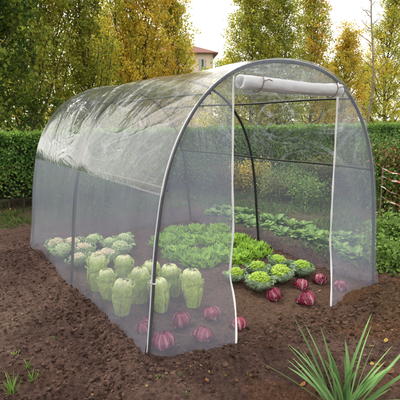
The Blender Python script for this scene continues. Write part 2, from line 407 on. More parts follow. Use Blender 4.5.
def trees():
    T = lambda u, y, *a, **k: tree(k.pop('name', 'columnar_tree'), k.pop('label'), yp(u, y), y, *a, **k)
    T(-4, 7.6, 7.2, 1.35, 30000, [DARK, DARK, GREEN, LIME], .085, None, label='dark green broadleaf tree rising above the hedge at the left edge', name='broadleaf_tree', asc=1.1)
    T(34, 9.0, 7.0, .95, 25000, [GREEN, OLIVE, LIME, OLIVE, GOLD], group=G1, label='dull green column tree beside the dark broadleaf tree')
    T(62, 9.6, 7.4, .95, 24000, [GREEN, OLIVE, LIME, GOLD, YELLOW], group=G1, label='olive green column tree above the far left corner of the tunnel')
    T(89, 9.2, 7.0, .82, 22000, [GREEN, OLIVE, LIME, YELLOW], group=G1, label='green column tree tinged with yellow beside the golden trees')
    T(122, 9.8, 6.7, 1.0, 20000, [OLIVE, LIME, YELLOW, LIME, GOLD], group=G1, label='yellow and lime column tree with its dark trunk showing through the crown')
    T(150, 9.1, 6.3, .95, 22000, [LIME, YELLOW, GOLD, GOLD, ORANGE], group=G1, label='golden yellow column tree between two other golden trees')
    T(172, 9.5, 5.6, .92, 23000, [OLIVE, YELLOW, LIME, GOLD, ORANGE], group=G1, label='golden orange tree just left of the pink house')
    T(251, 9.6, 6.0, 1.35, 32000, [GREEN, LIME, OLIVE, YELLOW, LIME], group=G1, label='lime green tree directly right of the pale gap of sky')
    T(277, 9.4, 6.6, 1.25, 28000, [GREEN, OLIVE, LIME, GOLD], group=G1, label='tall green tree behind the top of the front hoop')
    T(308, 9.8, 6.5, 1.15, 26000, [OLIVE, OLIVE, LIME, GOLD, ORANGE], group=G1, label='conical green tree turning orange beside the bare birch')
    T(341, 9.3, 4.7, .95, 20000, [OLIVE, YELLOW, GOLD, ORANGE], group=G1, label='low orange and yellow tree below the bare birch twigs')
    T(386, 8.8, 6.9, 1.0, 25000, [OLIVE, LIME, YELLOW, GOLD], group=G1, label='tall yellow column tree near the right edge')
    T(412, 9.6, 6.0, .9, 16000, [GREEN, OLIVE, LIME], group=G1, label='green column tree cut by the right edge')
    # second row fills the gaps low down
    for i, (u, lab) in enumerate(((20, 'bushy tree behind the dull green column trees'), (105, 'bushy tree filling the gap left of the golden trees'), (140, 'bushy tree behind the golden column trees'),
                      (226, 'small yellow tree in the gap right of the pink house'), (265, 'bushy tree behind the lime green tree'), (325, 'bushy tree behind the conical tree'), (362, 'bushy tree behind the birch trunk'))):
        T(u, 14.5, (5.6, 5.4, 5.0, 4.0, 4.6, 4.2, 4.4)[i], 1.35, 9000, [[GREEN, OLIVE, GREEN], [OLIVE, GOLD, YELLOW], [OLIVE, GOLD, ORANGE], [LIME, YELLOW, YELLOW], [GREEN, OLIVE, LIME], [OLIVE, GOLD, LIME], [GREEN, OLIVE, GOLD]][i], .10, 'bushy trees of the second row', name='bushy_tree', label=lab, base=.05, limbs=30)
trees()
def birch():
    x, y = yp(366, 9.0), 9.0; t = thing('birch_tree', 'pale thin birch almost bare of leaves with long twigs against the sky', 'tree', (x, y, gh(x, y)))
    tr = Cat(); zs = np.linspace(-.1, 7.2, 22)
    ax = lambda z: np.array([.12*math.sin(z*.8)+.02*z, .1*math.cos(z), z])
    tr.add(*tube([ax(z) for z in zs], .075*(1-zs.clip(0)/8.4), 8)); tips = []
    for i in range(26):
        zb = 1.6+5.2*i/26; a = i*2.1+rnd.uniform(-.4, .4) if i % 3 else math.pi-.3+rnd.uniform(-.3, .3)-YAW*0; ln = rnd.uniform(.5, 1.25)*(1.1-zb/9)
        tt = np.linspace(0, 1, 8)[:, None]; o = ax(zb)
        Q = o+tt*np.array([math.cos(a), math.sin(a), 0])*ln*.85+(tt**1.3)*np.array([0, 0, .55*ln])+np.cumsum(rng.normal(size=(8, 3))*.022, 0)*(tt > 0)
        tr.add(*tube(Q, .022*(1-.8*tt[:, 0])*(1-zb/14)+.004, 5))
        for j in range(4):
            b = Q[rnd.randint(2, 6)]; d = rdir(1, .6)[0]; l2 = rnd.uniform(.15, .4); q = np.array([b+d*l2*s+np.array([0, 0, -.05*s*s]) for s in (0, .33, .66, 1)])
            tr.add(*tube(q, [.008, .006, .005, .003], 4)); tips.append(q)
        tips.append(Q)
    tr.build('trunk', M['pale_bark'], t)
    P = np.concatenate([q[rng.integers(1, len(q), 5)] for q in tips if q[0][2] < 5.0]); P = P+rng.normal(size=P.shape)*.05; n = len(P)
    v, f, c = cards(P, rdir(n, -.6), rdir(n), rng.uniform(.04, .065, n), rng.uniform(.03, .045, n), np.array(GOLD)*rng.uniform(.6, 1.2, (n, 1)))
    mesh('crown', v, f, M['tree_leaf'], t, c, smooth=False)
birch()

# ------------------------------------------------------------------ hedge
def hedge():
    t = thing('hedge', 'clipped dense green hedge running behind the tunnel', 'hedge', (0, 5.3, 0))
    x0, x1 = -6.5, 15.0
    def top(x): return 1.19+.008*(x+1)+.02*vnoise(x*1.7, x*0, seed=71)
    n = 150000
    # nearer stretches get more leaves
    x = x0+(x1-x0)*rng.random(n*2); keep = rng.random(n*2) < np.clip(1.15-.075*(x+1), .35, 1); x = x[keep][:n]; n = len(x)
    side = rng.random(n); tz = top(x)
    front = side < .60; u = rng.random(n)
    bump = .07*fbm(x*2.2, u*2.5, seed=72, oct=3)
    y = np.where(front, 5.30-5.3+bump+.07*abs(rng.normal(size=n)), rng.random(n)*1.0)
    z = np.where(front, .16+u**.9*(tz-.15), tz-.03-.06*abs(rng.normal(size=n))+.035*fbm(x*4, y*4, seed=74, oct=2))
    z = np.where(front & (u > .93), z+rng.normal(size=n)*.015, z)
    hole = (fbm(x*3.3, z*3.3, seed=75, oct=3) < -.55+.9*(z < .34)) & front & (rng.random(n) < .8)
    x, y, z, front, tz, u = [a[~hole] for a in (x, y, z, front, tz, u)]; n = len(x)
    P = np.stack([x, y, z], -1)
    Nn = np.where(front[:, None], rdir(n)*.75+np.array([0, -.8, .35]), rdir(n)*.6+np.array([0, 0, 1]))
    D = rdir(n); hue = np.clip(.5+.5*fbm(x*2.6, z*2.6, seed=76, oct=3)+rng.normal(size=n)*.25, 0, 1)[:, None]
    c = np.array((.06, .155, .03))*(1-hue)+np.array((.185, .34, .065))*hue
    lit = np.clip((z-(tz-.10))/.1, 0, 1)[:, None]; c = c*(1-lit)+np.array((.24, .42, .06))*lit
    dry = (rng.random(n) < .10*(z < .7))[:, None]; c = np.where(dry, np.array((.20, .15, .04)), c)
    c = c*rng.uniform(.6, 1.35, (n, 1))
    L = rng.uniform(.034, .066, n)
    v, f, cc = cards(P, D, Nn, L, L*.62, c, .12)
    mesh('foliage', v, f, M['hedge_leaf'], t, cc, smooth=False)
    # near-black inner sheet, its colour standing in for the shade within the hedge
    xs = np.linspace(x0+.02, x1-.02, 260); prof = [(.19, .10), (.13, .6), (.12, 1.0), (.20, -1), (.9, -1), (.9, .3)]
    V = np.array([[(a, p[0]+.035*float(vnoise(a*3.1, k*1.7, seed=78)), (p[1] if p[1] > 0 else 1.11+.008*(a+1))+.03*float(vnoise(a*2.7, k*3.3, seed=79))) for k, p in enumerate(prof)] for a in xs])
    mesh('shade_core', V.reshape(-1, 3), gridF(len(xs), len(prof)), M['dark_core'], t)
    for i in range(46):
        a = -2.6+i*.24+rnd.uniform(-.07, .07); q = np.array([(a, .25, -.05), (a+.01, .24, .12), (a+rnd.uniform(-.04, .04), .2, .3), (a+rnd.uniform(-.08, .08), .18, .5)])
        v, f = tube(q, [.02, .017, .013, .008], 6); mesh('stem', v, f, M['bark'], t)
hedge()

# ------------------------------------------------------------------ house beyond the trees
def house():
    d = sight(209, 60); d = d/np.linalg.norm(d[:2]); D = 70.0; cx, cy = CAM[0]+d[0]*D, CAM[1]+d[1]*D
    t = thing('house', 'pink rendered house with brown hipped roof between the trees', 'house', (cx, cy, 0), -YAW+R(5))
    # local: x to the right, y away; the front faces -y; its right corner is near x = 1.2
    xr, xl, dp, eh = .60, -14.0, 11.0, 11.5
    W = Cat(); W.add(*box(((xl+xr)/2, dp/2, eh/2), (xr-xl, dp, eh))); wall = W.build('wall', M['wall'], t, False)
    rf = Cat(); o = .75; z0 = eh+.012
    V = np.array([(xl-o, -o, z0), (xr+o, -o, z0), (xr+o, dp+o, z0), (xl-o, dp+o, z0), (xl+5.5, dp/2, z0+2.6), (xr-5.5, dp/2, z0+2.6)])
    rf.add(V, np.array([(0, 1, 5, 4), (2, 3, 4, 5)])); rf.add(V, np.array([(1, 2, 5), (3, 0, 4)]))
    rf.add(*box(((xl+xr)/2, dp/2, eh-.07), (xr-xl+2*o, dp+2*o, .14)))
    roof = rf.build('roof', M['tiles'], t, False)
    ch = Cat(); ch.add(*box((-3.0, 4.2, eh+2.6), (.6, .6, 1.6))); ch.add(*box((-3.0, 4.2, eh+3.45), (.8, .8, .1))); ch.build('chimney', M['wall'], roof, False)
    for zc, hh in ((eh-1.75, 1.75), (eh-4.6, 1.75), (eh-7.5, 1.75)):
        for xc in (-1.0, -3.6, -6.4, -9.2, -12.0):
            fm = Cat()
            for sx in (-1, 1): fm.add(*box((xc+sx*.50, -.03, zc), (.08, .10, hh)))
            for sz in (-1, 1): fm.add(*box((xc, -.04, zc+sz*(hh/2-.04)), (.92, .10, .08)))
            fm.add(*box((xc, -.07, zc-hh/2-.06), (1.3, .2, .12)))
            w = fm.build('window', M['shutter'], t, False)
            pn = Cat(); pn.add(*box((xc, -.012, zc), (.92, .03, hh-.17))); pn.build('pane', M['pane'], w, False)
            for sx in (-1, 1):
                sh = Cat(); sh.add(*box((xc+sx*.30, -.10, zc), (.30, .04, hh-.15)))
                for q in range(8): sh.add(*box((xc+sx*.30, -.13, zc-hh*.4+q*hh*.115), (.24, .03, .05)))
                sh.build('shutter', M['shutter'], w, False)
    g = Cat(); g.add(*tube([(xr-.12, -.09, z) for z in (0, 4, 8, eh-.2)], .06, 6)); g.build('downpipe', M['shutter'], t)
house()

# ------------------------------------------------------------------ the tunnel
def tunnel():
    t = thing('polytunnel', 'small arched walk-in polytunnel with clear roof film, hazy sides and rolled-up door', 'greenhouse')
    def profile(n=80, sink=.18, r=0.0):
        zz = np.concatenate([np.linspace(-sink, HS, 8)[:-1], HS+(H-HS)*np.sin(np.linspace(0, np.pi/2, n//2))**.9])
        xx = hx(zz); return np.concatenate([np.stack([-xx, zz], -1), np.stack([xx, zz], -1)[::-1][1:]])
    pr = profile()
    for y, r, m, nm in ((0, .0125, 'steel', 'hoop'), (MID, .0130, 'black_steel', 'hoop'), (LEN, .0130, 'steel', 'hoop')):
        v, f = tube([(a, y, b) for a, b in pr], r, 12); mesh(nm, v, f, M[m], t)
    def rail(x, z, m, r=.0085, nm='side_rail'):
        ys = np.linspace(.0, LEN, 24); v, f = tube([(x, y, z+.004*math.sin(y*4)) for y in ys], r, 8); return mesh(nm, v, f, M[m], t)
    xi = float(hx(H1))
    rail(-xi+.022, H1, 'steel', .0075); rail(xi-.022, H1, 'black_steel', .0085)
    rail(.622, 1.535, 'black_steel', .0085, 'purlin'); rail(-.622, 1.535, 'steel', .007, 'purlin')
    # roof film, rail to rail
    n1, n2 = 420, 330
    half = np.linspace(0, 1, n2//2+1)**1.0; zz = H1-.035+(H-H1+.035)*np.sin(half*np.pi/2); xx = hx(zz); xx[-1] = 0
    px = np.concatenate([-xx, xx[::-1][1:]]); pz = np.concatenate([zz, zz[::-1][1:]])
    tx, tz = np.gradient(px), np.gradient(pz); ln = np.hypot(tx, tz); nx, nz = -tz/ln, tx/ln
    s = np.concatenate([[0], np.cumsum(np.hypot(np.diff(px), np.diff(pz)))]); s -= s[-1]/2
    yy = np.linspace(-.028, LEN+.028, n1); Yg, Sg = np.meshgrid(yy, s, indexing='ij')
    sg = abs(Sg)
    # wrinkles run aslant from the rail up to the front hoop
    def wr(ax, f1, f2, seed, w=.5):
        a = ax+.55*vnoise(Yg*1.1, Sg*1.1, seed=seed+5)
        q1 = (Yg*np.cos(a)+sg*np.sin(a)*np.sign(1)); q2 = (-Yg*np.sin(a)+sg*np.cos(a))
        return (1-abs(vnoise(q1*f1+w*vnoise(Yg*3, Sg*3, seed=seed+2), q2*f2, seed=seed)))**3
    env = .22+.95*sstep(-.45, .5, fbm(Yg*1.4, Sg*1.9, seed=105, oct=2))
    w1 = wr(.55, 2.2, 13, 101); w2 = wr(.75, 4.5, 27, 111); w3 = wr(1.0, 9, 46, 121); w4 = wr(-.2, 2.0, 9, 131); w5 = wr(.35, 12, 60, 133, .9); w7 = sstep(-.25, .35, fbm(Yg*3+9, Sg*3.5, seed=138, oct=3)); w6 = sstep(-.2, .4, fbm(Yg*4, Sg*5, seed=136, oct=3))
    edge = sstep(0, .30, s.max()-abs(Sg)); sidef = np.where(Sg < .25, 1, .35)
    hoopd = np.minimum(np.minimum(abs(Yg), abs(Yg-MID)), abs(Yg-LEN)); sl = sstep(.0, .18, hoopd)*(.12+.88*edge)
    disp = .017+sl*(.0065*w1*env+.0026*w2*env+.0009*w3*env+.0004*w5*env*w6+.005*w4-.012*np.sin(np.pi*np.clip(hoopd/(MID), 0, 1))*sstep(.1, .5, hoopd)+.006*fbm(Yg*3, Sg*3, seed=140, oct=2))
    crease = (.55*w1**7*env+.9*w2**6*env+.80*w3**5*env*w7+.35*w4**7+.55*w5**4*env*w6)*(.35+.65*sl)*sidef
    V = np.stack([px[None]+nx[None]*disp, Yg, pz[None]+nz[None]*disp], -1)
    mesh('roof_film', V.reshape(-1, 3), gridF(n1, len(s)), M['roof_film'], t, extra={'crease': crease.ravel()})
    # side films
    for sd in (-1, 1):
        z = np.linspace(-.06, H1-.02, 60); y = np.linspace(-.02, LEN+.02, 160); Yg, Zg = np.meshgrid(y, z, indexing='ij')
        off = .016+.006*fbm(Yg*5, Zg*1.2, seed=150+sd, oct=3)*sstep(.02, .3, np.minimum(abs(Yg), abs(Yg-LEN)))-.012*sstep(.1, .6, np.minimum(np.minimum(abs(Yg), abs(Yg-MID)), abs(Yg-LEN)))
        off = off+.018*sstep(.22, 0, Zg)*(1+vnoise(Yg*6, Zg, seed=155))
        o = mesh('side_panel', np.stack([sd*(hx(Zg)+off), Yg, Zg], -1).reshape(-1, 3), gridF(160, 60), M['net' if sd < 0 else 'net_right'], t)
    # front: two hazy panels, film over the door, end film
    def zipx(z, sd):
        if sd < 0: return -.462-.10*sstep(.32, -.05, z)-.004+.008*np.sin(z*9+1)*sstep(1.2, .4, z)
        return .474+.012*np.sin(z*5.2+.6)*sstep(1.3, .5, z)-.085*sstep(.40, -.05, z)
    def zipy(z, sd):
        return (-.17*sstep(.42, -.04, z) if sd < 0 else -.10*sstep(.5, -.04, z))-.014+.012*np.sin(z*6)*sstep(1.2, .3, z)
    for sd in (-1, 1):
        ztop = float(hz(.465)); z = np.linspace(-.03, ztop, 110); u = np.linspace(0, 1, 40); Ug, Zg = np.meshgrid(u, z, indexing='ij')
        xo, xz = sd*(hx(Zg)-.004), zipx(Zg, sd); xx = xo*(1-Ug)+xz*Ug
        yy = -.016*(1-Ug)+zipy(Zg, sd)*Ug**1.4+.010*fbm(xx*6, Zg*1.4, seed=160+sd, oct=3)*np.sin(np.pi*Ug)
        p = mesh('front_panel', np.stack([xx, yy, Zg], -1).reshape(-1, 3), gridF(40, 110), M['front'], t)
        zz = np.linspace(.0 if sd > 0 else -.02, ztop-.02, 60)
        w = .0075; a = zipx(zz, sd); b = zipy(zz, sd)
        v, f = tube(np.stack([a, b-.003, zz], -1), w*(.85+.15*np.sin(zz*30)), 8); mesh('zip_edging', v, f, M['white_trim'], p)
    u = np.linspace(-.462, .474, 50); w = np.linspace(0, 1, 24); Ug, Wg = np.meshgrid(u, w, indexing='ij')
    zz = 1.535+(hz(Ug)-1.535)*Wg
    mesh('door_top_film', np.stack([Ug, -.016+.008*fbm(Ug*5, zz*5, seed=170, oct=2)*np.sin(np.pi*Wg), zz], -1).reshape(-1, 3), gridF(50, 24), M['front'], t)
    z = np.linspace(-.03, H-.004, 70); u = np.linspace(-1, 1, 60); Ug, Zg = np.meshgrid(u, z, indexing='ij')
    mesh('rear_panel', np.stack([Ug*hx(Zg), LEN+.018+.01*fbm(Ug*4, Zg*2, seed=171, oct=3), Zg], -1).reshape(-1, 3), gridF(60, 70), M['net_right'], t)
    # white sleeve edge of the film on the front hoop
    q = pr[2:-2]; v, f = tube([(a*1.0+math.copysign(.0125, a)*min(1, abs(a)*3), -.004, b+.0125*max(0, 1-abs(a)*1.6)) for a, b in q], .0035, 6); mesh('film_edging', v, f, M['white_trim'], t)
    # rolled-up door
    an = np.linspace(0, 2*np.pi*2.6, 120); xs = np.linspace(-.475, .395, 70)
    rad = .004+.044*(an/an[-1])**.30; Xg, Ag = np.meshgrid(xs, an, indexing='ij'); Rg = rad[None]*(1+.07*fbm(Xg*9, Ag*.9, seed=180, oct=4))
    sag = -.008*np.sin(np.pi*(Xg+.475)/.92)-.022*(Xg+.475)/.92+.004
    roll = mesh('rolled_door', np.stack([Xg, -.088+Rg*np.cos(Ag), 1.598+sag+.93*Rg*np.sin(Ag)], -1).reshape(-1, 3), gridF(70, 120), M['roll'], t, col=np.full((8400, 3), .86)+np.array((-.02, -.01, .02)))
    for x, zz in ((-.335, 1.597), (.325, 1.580)):
        a = np.linspace(0, 2*np.pi, 28); v, f = tube(np.stack([x+.012*np.sin(a), -.088+.052*np.cos(a), zz+.051*np.sin(a)], -1), .0026, 6); C = Cat(); C.add(v, f)
        C.add(*tube([(x, -.143, zz+.01), (x+.03, -.153, zz+.02), (x+.055, -.156, zz+.012)], .0028, 6)); C.build('tie', M['tie'], roll)
    # the white tie on the front left leg, rail clips
    a = np.linspace(0, 2*np.pi, 20); zt = .455; x = -float(hx(zt)); C = Cat(); C.add(*tube(np.stack([x+.015*np.cos(a), .015*np.sin(a), zt+.005*np.sin(a)], -1), .004, 6))
    C.add(*tube([(x-.012, -.012, zt), (x-.022, -.02, zt+.012), (x-.030, -.022, zt+.028)], .004, 6)); C.build('leg_tie', M['white_trim'], t)
    for y in (0.0, MID, LEN):
        for sd in (-1, 1):
            C = Cat(); C.add(*box((sd*(xi-.014), y+.012, H1), (.022, .03, .024))); C.build('rail_clip', M['black_steel' if sd > 0 else 'steel'], t)
tunnel()

# ------------------------------------------------------------------ vegetables
def lerp(a, b, k): return np.asarray(a)*(1-k[..., None])+np.asarray(b)*k[..., None]
def make_napa(seed):
    """a barrel of overlapping crinkled leaves closing to a loose dome, torn rims at different heights"""
    t = thing('napa_cabbage', 'pale green napa cabbage', 'cabbage'); g = np.random.default_rng(seed)
    hd = Cat(); nu, nv = 41, 44; Rr, Hh = .071, .248
    u, v = np.meshgrid(np.linspace(-1, 1, nu), np.linspace(0, 1, nv), indexing='ij')
    bend = g.uniform(-.02, .02, 2); K = 12
    for k in range(K):
        a0 = k*2.39996+g.uniform(-.3, .3); hw = g.uniform(1.25, 1.75) if k < 8 else g.uniform(.85, 1.2)
        top = g.uniform(.99, 1.06) if k < 8 else g.uniform(.66, .92)      # how far up the dome this leaf reaches
        s = v*top*(1-.10*abs(u)**2.2+.030*vnoise(u*5+k*3, v*0, seed=seed+k)*sstep(.6, 1, v))
        lay = .84+.020*k
        body = .64+.36*sstep(0, .55, s)-.04*sstep(.5, .8, s); dome = np.sqrt(np.clip(1-(np.clip(s-.70, 0, .36)/.36)**2.6, .02, 1))
        r = Rr*lay*body*dome
        zz = Hh*(np.minimum(s, .70)+.34*np.sin(np.clip(s-.70, 0, .36)/.36*np.pi/2))
        rim = sstep(.86, 1, v); lift = (rim*(.020*g.uniform(.3, 1))+.006*abs(u)**4) if k >= 8 else .003*abs(u)**4*(1-rim)
        crk = .0030*vnoise(u*6+k*11, v*7, seed=seed+3*k)+.0022*vnoise(u*15+k*5, v*26, seed=seed+k*7)
        wav = (.0050*np.sin(u*23+k*2+v*5)+.0040*np.sin(u*41+k))*rim*(1 if k >= 8 else .35)
        r = np.abs(r+lift+crk*sstep(0, .15, v)+wav+.0025*np.exp(-(u/.14)**2)*(1-v)); z = zz+.006*np.sin(u*19+k*3)*rim+.004*vnoise(u*9, v*9+k, seed=seed+9)*sstep(.3, .6, v)
        a = a0+u*hw*(.95+.1*v)
        P = np.stack([r*np.cos(a)+bend[0]*v**2, r*np.sin(a)+bend[1]*v**2, z+.002], -1)
        rib = np.exp(-(u/(.22*(1-v*.7)))**2); vein = np.exp(-(((v*8-abs(u)*4.2+.4*vnoise(u*3, v*3, seed=seed+k)) % 1)-.5)**2/.014)*.55
        c = lerp((.46, .62, .09), (.68, .80, .24), np.clip(vein+.30*v+.25*vnoise(u*6+k, v*8, seed=seed+k), 0, 1))
        c = lerp(c, (.70, .78, .50), np.clip(rib*(.75-.7*v), 0, 1)); c = lerp(c, (.84, .88, .50), np.clip(.75*sstep(.72, 1.0, s)+rim*.25, 0, 1))
        c = c*(.80+.22*sstep(-.004, .004, crk))[..., None]*g.uniform(.85, 1.12)
        if k >= 9:
            o = Cat(); o.add(P, gridF(nu, nv), c.reshape(-1, 3)); o.build('outer_leaf', M['napa'], t)
        else: hd.add(P, gridF(nu, nv), c.reshape(-1, 3))
    aa, tt = np.meshgrid(np.linspace(0, 2*np.pi, 24, endpoint=False), np.linspace(.02, 1.6, 12), indexing='ij'); q = 1+.10*vnoise(aa*4, tt*7, seed=seed+77)
    P = np.stack([.05*q*np.sin(tt)*np.cos(aa)+bend[0], .05*q*np.sin(tt)*np.sin(aa)+bend[1], Hh*.70+.34*Hh*np.cos(tt)*q*.97], -1)
    hd.add(P, gridF(24, 12, True), np.array((.80, .85, .45))*(.75+.5*(q-.9)[..., None].reshape(-1, 1)/.2*.5))
    hd.build('head', M['napa'], t); return t
def make_radicchio(seed):
    t = thing('radicchio', 'purple red radicchio head', 'radicchio'); g = np.random.default_rng(seed); hd = Cat()
    nu, nv = 33, 34; u, v = np.meshgrid(np.linspace(-1, 1, nu), np.linspace(0, 1, nv), indexing='ij'); rr = .066
    K = 14
    for k in range(K):
        a0 = k*2.39996+g.uniform(-.3, .3); out = k/(K-1)
        th = R(160)-(R(160)-R(8+26*out+g.uniform(-5, 5)))*v; wd = (1.1 if k < 4 else g.uniform(.50, .72))*(np.sin(np.pi*np.clip(.10+.80*v, 0, 1)))**.55
        a = a0+u*wd*np.where(v > .75, 1+.6*(v-.75), 1); r = rr*(.84+.017*k)*(1+.05*abs(u)**3*v+.06*np.sin(u*9+k*2)*abs(u)*v+.05*vnoise(u*2.5+k*3, v*3, seed=seed+k*2))+.006*sstep(.8, 1, v)*out
        r = r+.002*np.exp(-(u/.08)**2)
        P = np.stack([r*np.sin(th)*np.cos(a), r*np.sin(th)*np.sin(a), r*np.cos(th)*.90+rr*.76], -1)
        rib = np.exp(-(u/(.085+.30*(1-v)**1.4))**2); sv = np.zeros_like(u)
        for q in range(7):
            vv = .02+q*.115; line = vv+.03*math.sin(q*3.7+k+seed)+(.34+.08*math.sin(q*2+k*1.3))*abs(u)**.85+.03*vnoise(u*4, v*4+q*7, seed=seed+k); sv = np.maximum(sv, np.exp(-((v-line)/(.016*(1.15-abs(u))))**2)*(1-abs(u)**2.5))
        c = lerp((.235, .014, .050), (.34, .035, .095), np.clip(.5+.5*np.sin(u*5+k+v*3), 0, 1)); c = lerp(c, (.74, .58, .60), np.clip(np.maximum(rib*(1.05-.75*v), sv*(.55+.45*vnoise(u*3+k*9, v*3, seed=seed+50))), 0, 1)*.92)
        c = c*g.uniform(.85, 1.12)
        if k >= 12:
            o = Cat(); o.add(P, gridF(nu, nv), c.reshape(-1, 3)); o.build('outer_leaf', M['radicchio'], t)
        else: hd.add(P, gridF(nu, nv), c.reshape(-1, 3))
    for j in range(3):
        P, F, C = strap_leaf(g.uniform(.085, .11), .085, g.uniform(0, 6.28), R(g.uniform(5, 25)), R(g.uniform(40, 95)), g, 13, 16, .10, (.27, .020, .062), (.74, .58, .60), .030, .004, .45, (.20, .012, .04), 17)
        o = Cat(); o.add(P, F, C); o.build('outer_leaf', M['radicchio'], t)
    hd.build('head', M['radicchio'], t)
    s = Cat(); s.add(*tube([(0, 0, -.03), (0, 0, .0), (0, 0, .02)], [.02, .024, .03], 8), (.62, .58, .48)); s.build('stalk', M['radicchio'], t)
    return t
def strap_leaf(L, W, a, e0, e1, g, nu=9, nv=13, ruffle=.10, col=(.16, .27, .15), rib=(.5, .58, .45), base_r=.02, z0=.01, cup=.25, edge=None, freq=15, lace=0.0):
    """a leaf growing from the stem at azimuth a; elevation bends from e0 at the base to e1 at the tip"""
    u, v = np.meshgrid(np.linspace(-1, 1, nu), np.linspace(0, 1, nv), indexing='ij')
    e = e0+(e1-e0)*np.linspace(0, 1, nv); ds = L/(nv-1)
    rr = base_r+np.concatenate([[0], np.cumsum(np.cos(e[1:])*ds)]); zz = z0+np.concatenate([[0], np.cumsum(np.sin(e[1:])*ds)])
    w = W*.5*(.22+.95*np.sin(np.pi*np.clip(v*.86+.05, 0, 1))**.8)*(1-.35*sstep(.9, 1, v))*(1-lace*(.5+.5*np.sin(v*43+g.uniform(0, 6)))*sstep(.15, .4, v)); ph = g.uniform(0, 6)
    if lace > .3: w = W*.5*(.22+.88*sstep(.05, .65, v))*(1-.35*sstep(.88, 1, v)**2)*(1-lace*.6*(.5+.5*np.sin(v*47+ph))*sstep(.2, .4, v))
    ruf = ruffle*W*(np.sin(v*freq+ph+u)+.6*np.sin(v*freq*1.9+ph*2-u*2))*abs(u)**1.7*(.35+.65*v)
    up = cup*w*abs(u)**1.6+ruf; ne, ze = -np.sin(e)[None], np.cos(e)[None]
    rad = rr[None]+ne*up; zed = zz[None]+ze*up; la = u*w
    P = np.stack([rad*math.cos(a)-la*math.sin(a), rad*math.sin(a)+la*math.cos(a), zed], -1)
    vein = np.exp(-(((v*5.5-abs(u)*1.6) % 1)-.5)**2/.010)*.35*(1-abs(u))
    c = lerp(col, rib, np.clip(np.exp(-(u/(.13*(1.25-v)))**2)+vein, 0, 1))
    if edge is not None: c = lerp(c, edge, np.clip(abs(u)**3*.6+sstep(.7, 1, v)*.5, 0, 1))
    return P, gridF(nu, nv), (c*g.uniform(.8, 1.2)).reshape(-1, 3)
def make_cauli(seed, curd, dark, leafc):
    t = thing('cauliflower', 'cauliflower', 'cauliflower'); g = np.random.default_rng(seed)
    nu, nv = 110, 46; a, th = np.meshgrid(np.linspace(0, 2*np.pi, nu, endpoint=False), np.linspace(.001, 1.75, nv), indexing='ij')
    D = np.stack([np.sin(th)*np.cos(a), np.sin(th)*np.sin(a), np.cos(th)], -1)
    n = 95; i = np.arange(n)+.5; ct = 1-i/n*1.25; st = np.sqrt(np.clip(1-ct**2, 0, 1)); aa = i*2.39996
    Cn = np.stack([st*np.cos(aa), st*np.sin(aa), ct], -1)+g.normal(size=(n, 3))*.03
    d = np.linalg.norm(D[:, :, None]-Cn[None, None], axis=-1).min(-1); b = np.clip(1-(d/.20)**2, 0, 1); q = D*9
    r = .071*(.84+.20*b**.7+.16*fbm(q[..., 0]*.45, q[..., 1]*.45, q[..., 2]*.45, seed, 3)+.05*vnoise(q[..., 0]*2.2, q[..., 1]*2.2, q[..., 2]*2.2, seed))
    P = D*r[..., None]*np.array([1.05, 1.05, .86])+np.array([0, 0, .085])
    c = lerp(dark, curd, np.clip(b**.8*1.1, 0, 1)); cu = Cat(); cu.add(P, gridF(nu, nv, True), c.reshape(-1, 3)); cu.build('curd', M['curd'], t)
    for k in range(16):
        inner = k < 6; a0 = k*2.39996+g.uniform(-.25, .25)
        L = g.uniform(.10, .14) if inner else g.uniform(.12, .165)
        o = Cat(); o.add(*strap_leaf(L, L*.62, a0, R(g.uniform(8, 24) if not inner else g.uniform(5, 25)), R(g.uniform(55, 100) if not inner else g.uniform(82, 105)), g, 11, 18, .22, leafc, (.40, .50, .34), .030, .015, .32, None, 23, .22))
        o.build('leaf', M['brassica'], t)
    s = Cat(); s.add(*tube([(0, 0, -.03), (0, 0, .03), (0, 0, .07)], [.018, .02, .03], 8), (.3, .38, .22)); s.build('stalk', M['brassica'], t)
    return t
def make_lettuce(seed):
    t = thing('curly_endive', 'curly endive', 'lettuce'); g = np.random.default_rng(seed); C = Cat()
    for k in range(120):
        q = k/120; L = .085+.095*q+g.uniform(-.02, .03); e0 = R(74-66*q+g.uniform(-8, 8)); e1 = R(-5-75*q+g.uniform(-25, 25))
        C.add(*strap_leaf(L, L*.85, k*2.39996+g.uniform(-.3, .3), e0, e1, g, 11, 30, .26, (.27, .52, .055), (.46, .64, .22), .012, .012+.03*(1-q), .15, (.48, .72, .11), 37, .38))
    C.build('leaves', M['lettuce'], t); return t
def make_leafy(seed, col, rib, L0=.2, n=22, name='leafy_plant', cat='plant', edge=None):
    t = thing(name, 'leafy plant', cat); g = np.random.default_rng(seed); C = Cat()
    for k in range(n):
        q = k/n; L = L0*g.uniform(.65, 1.15)
        C.add(*strap_leaf(L, L*.5, k*2.39996+g.uniform(-.4, .4), R(g.uniform(45, 85)), R(g.uniform(-30, 30)), g, 5, 9, .09, np.array(col)*g.uniform(.7, 1.3), rib, .01, .0, .2, edge))
    C.build('leaves', M['weed'], t); return t

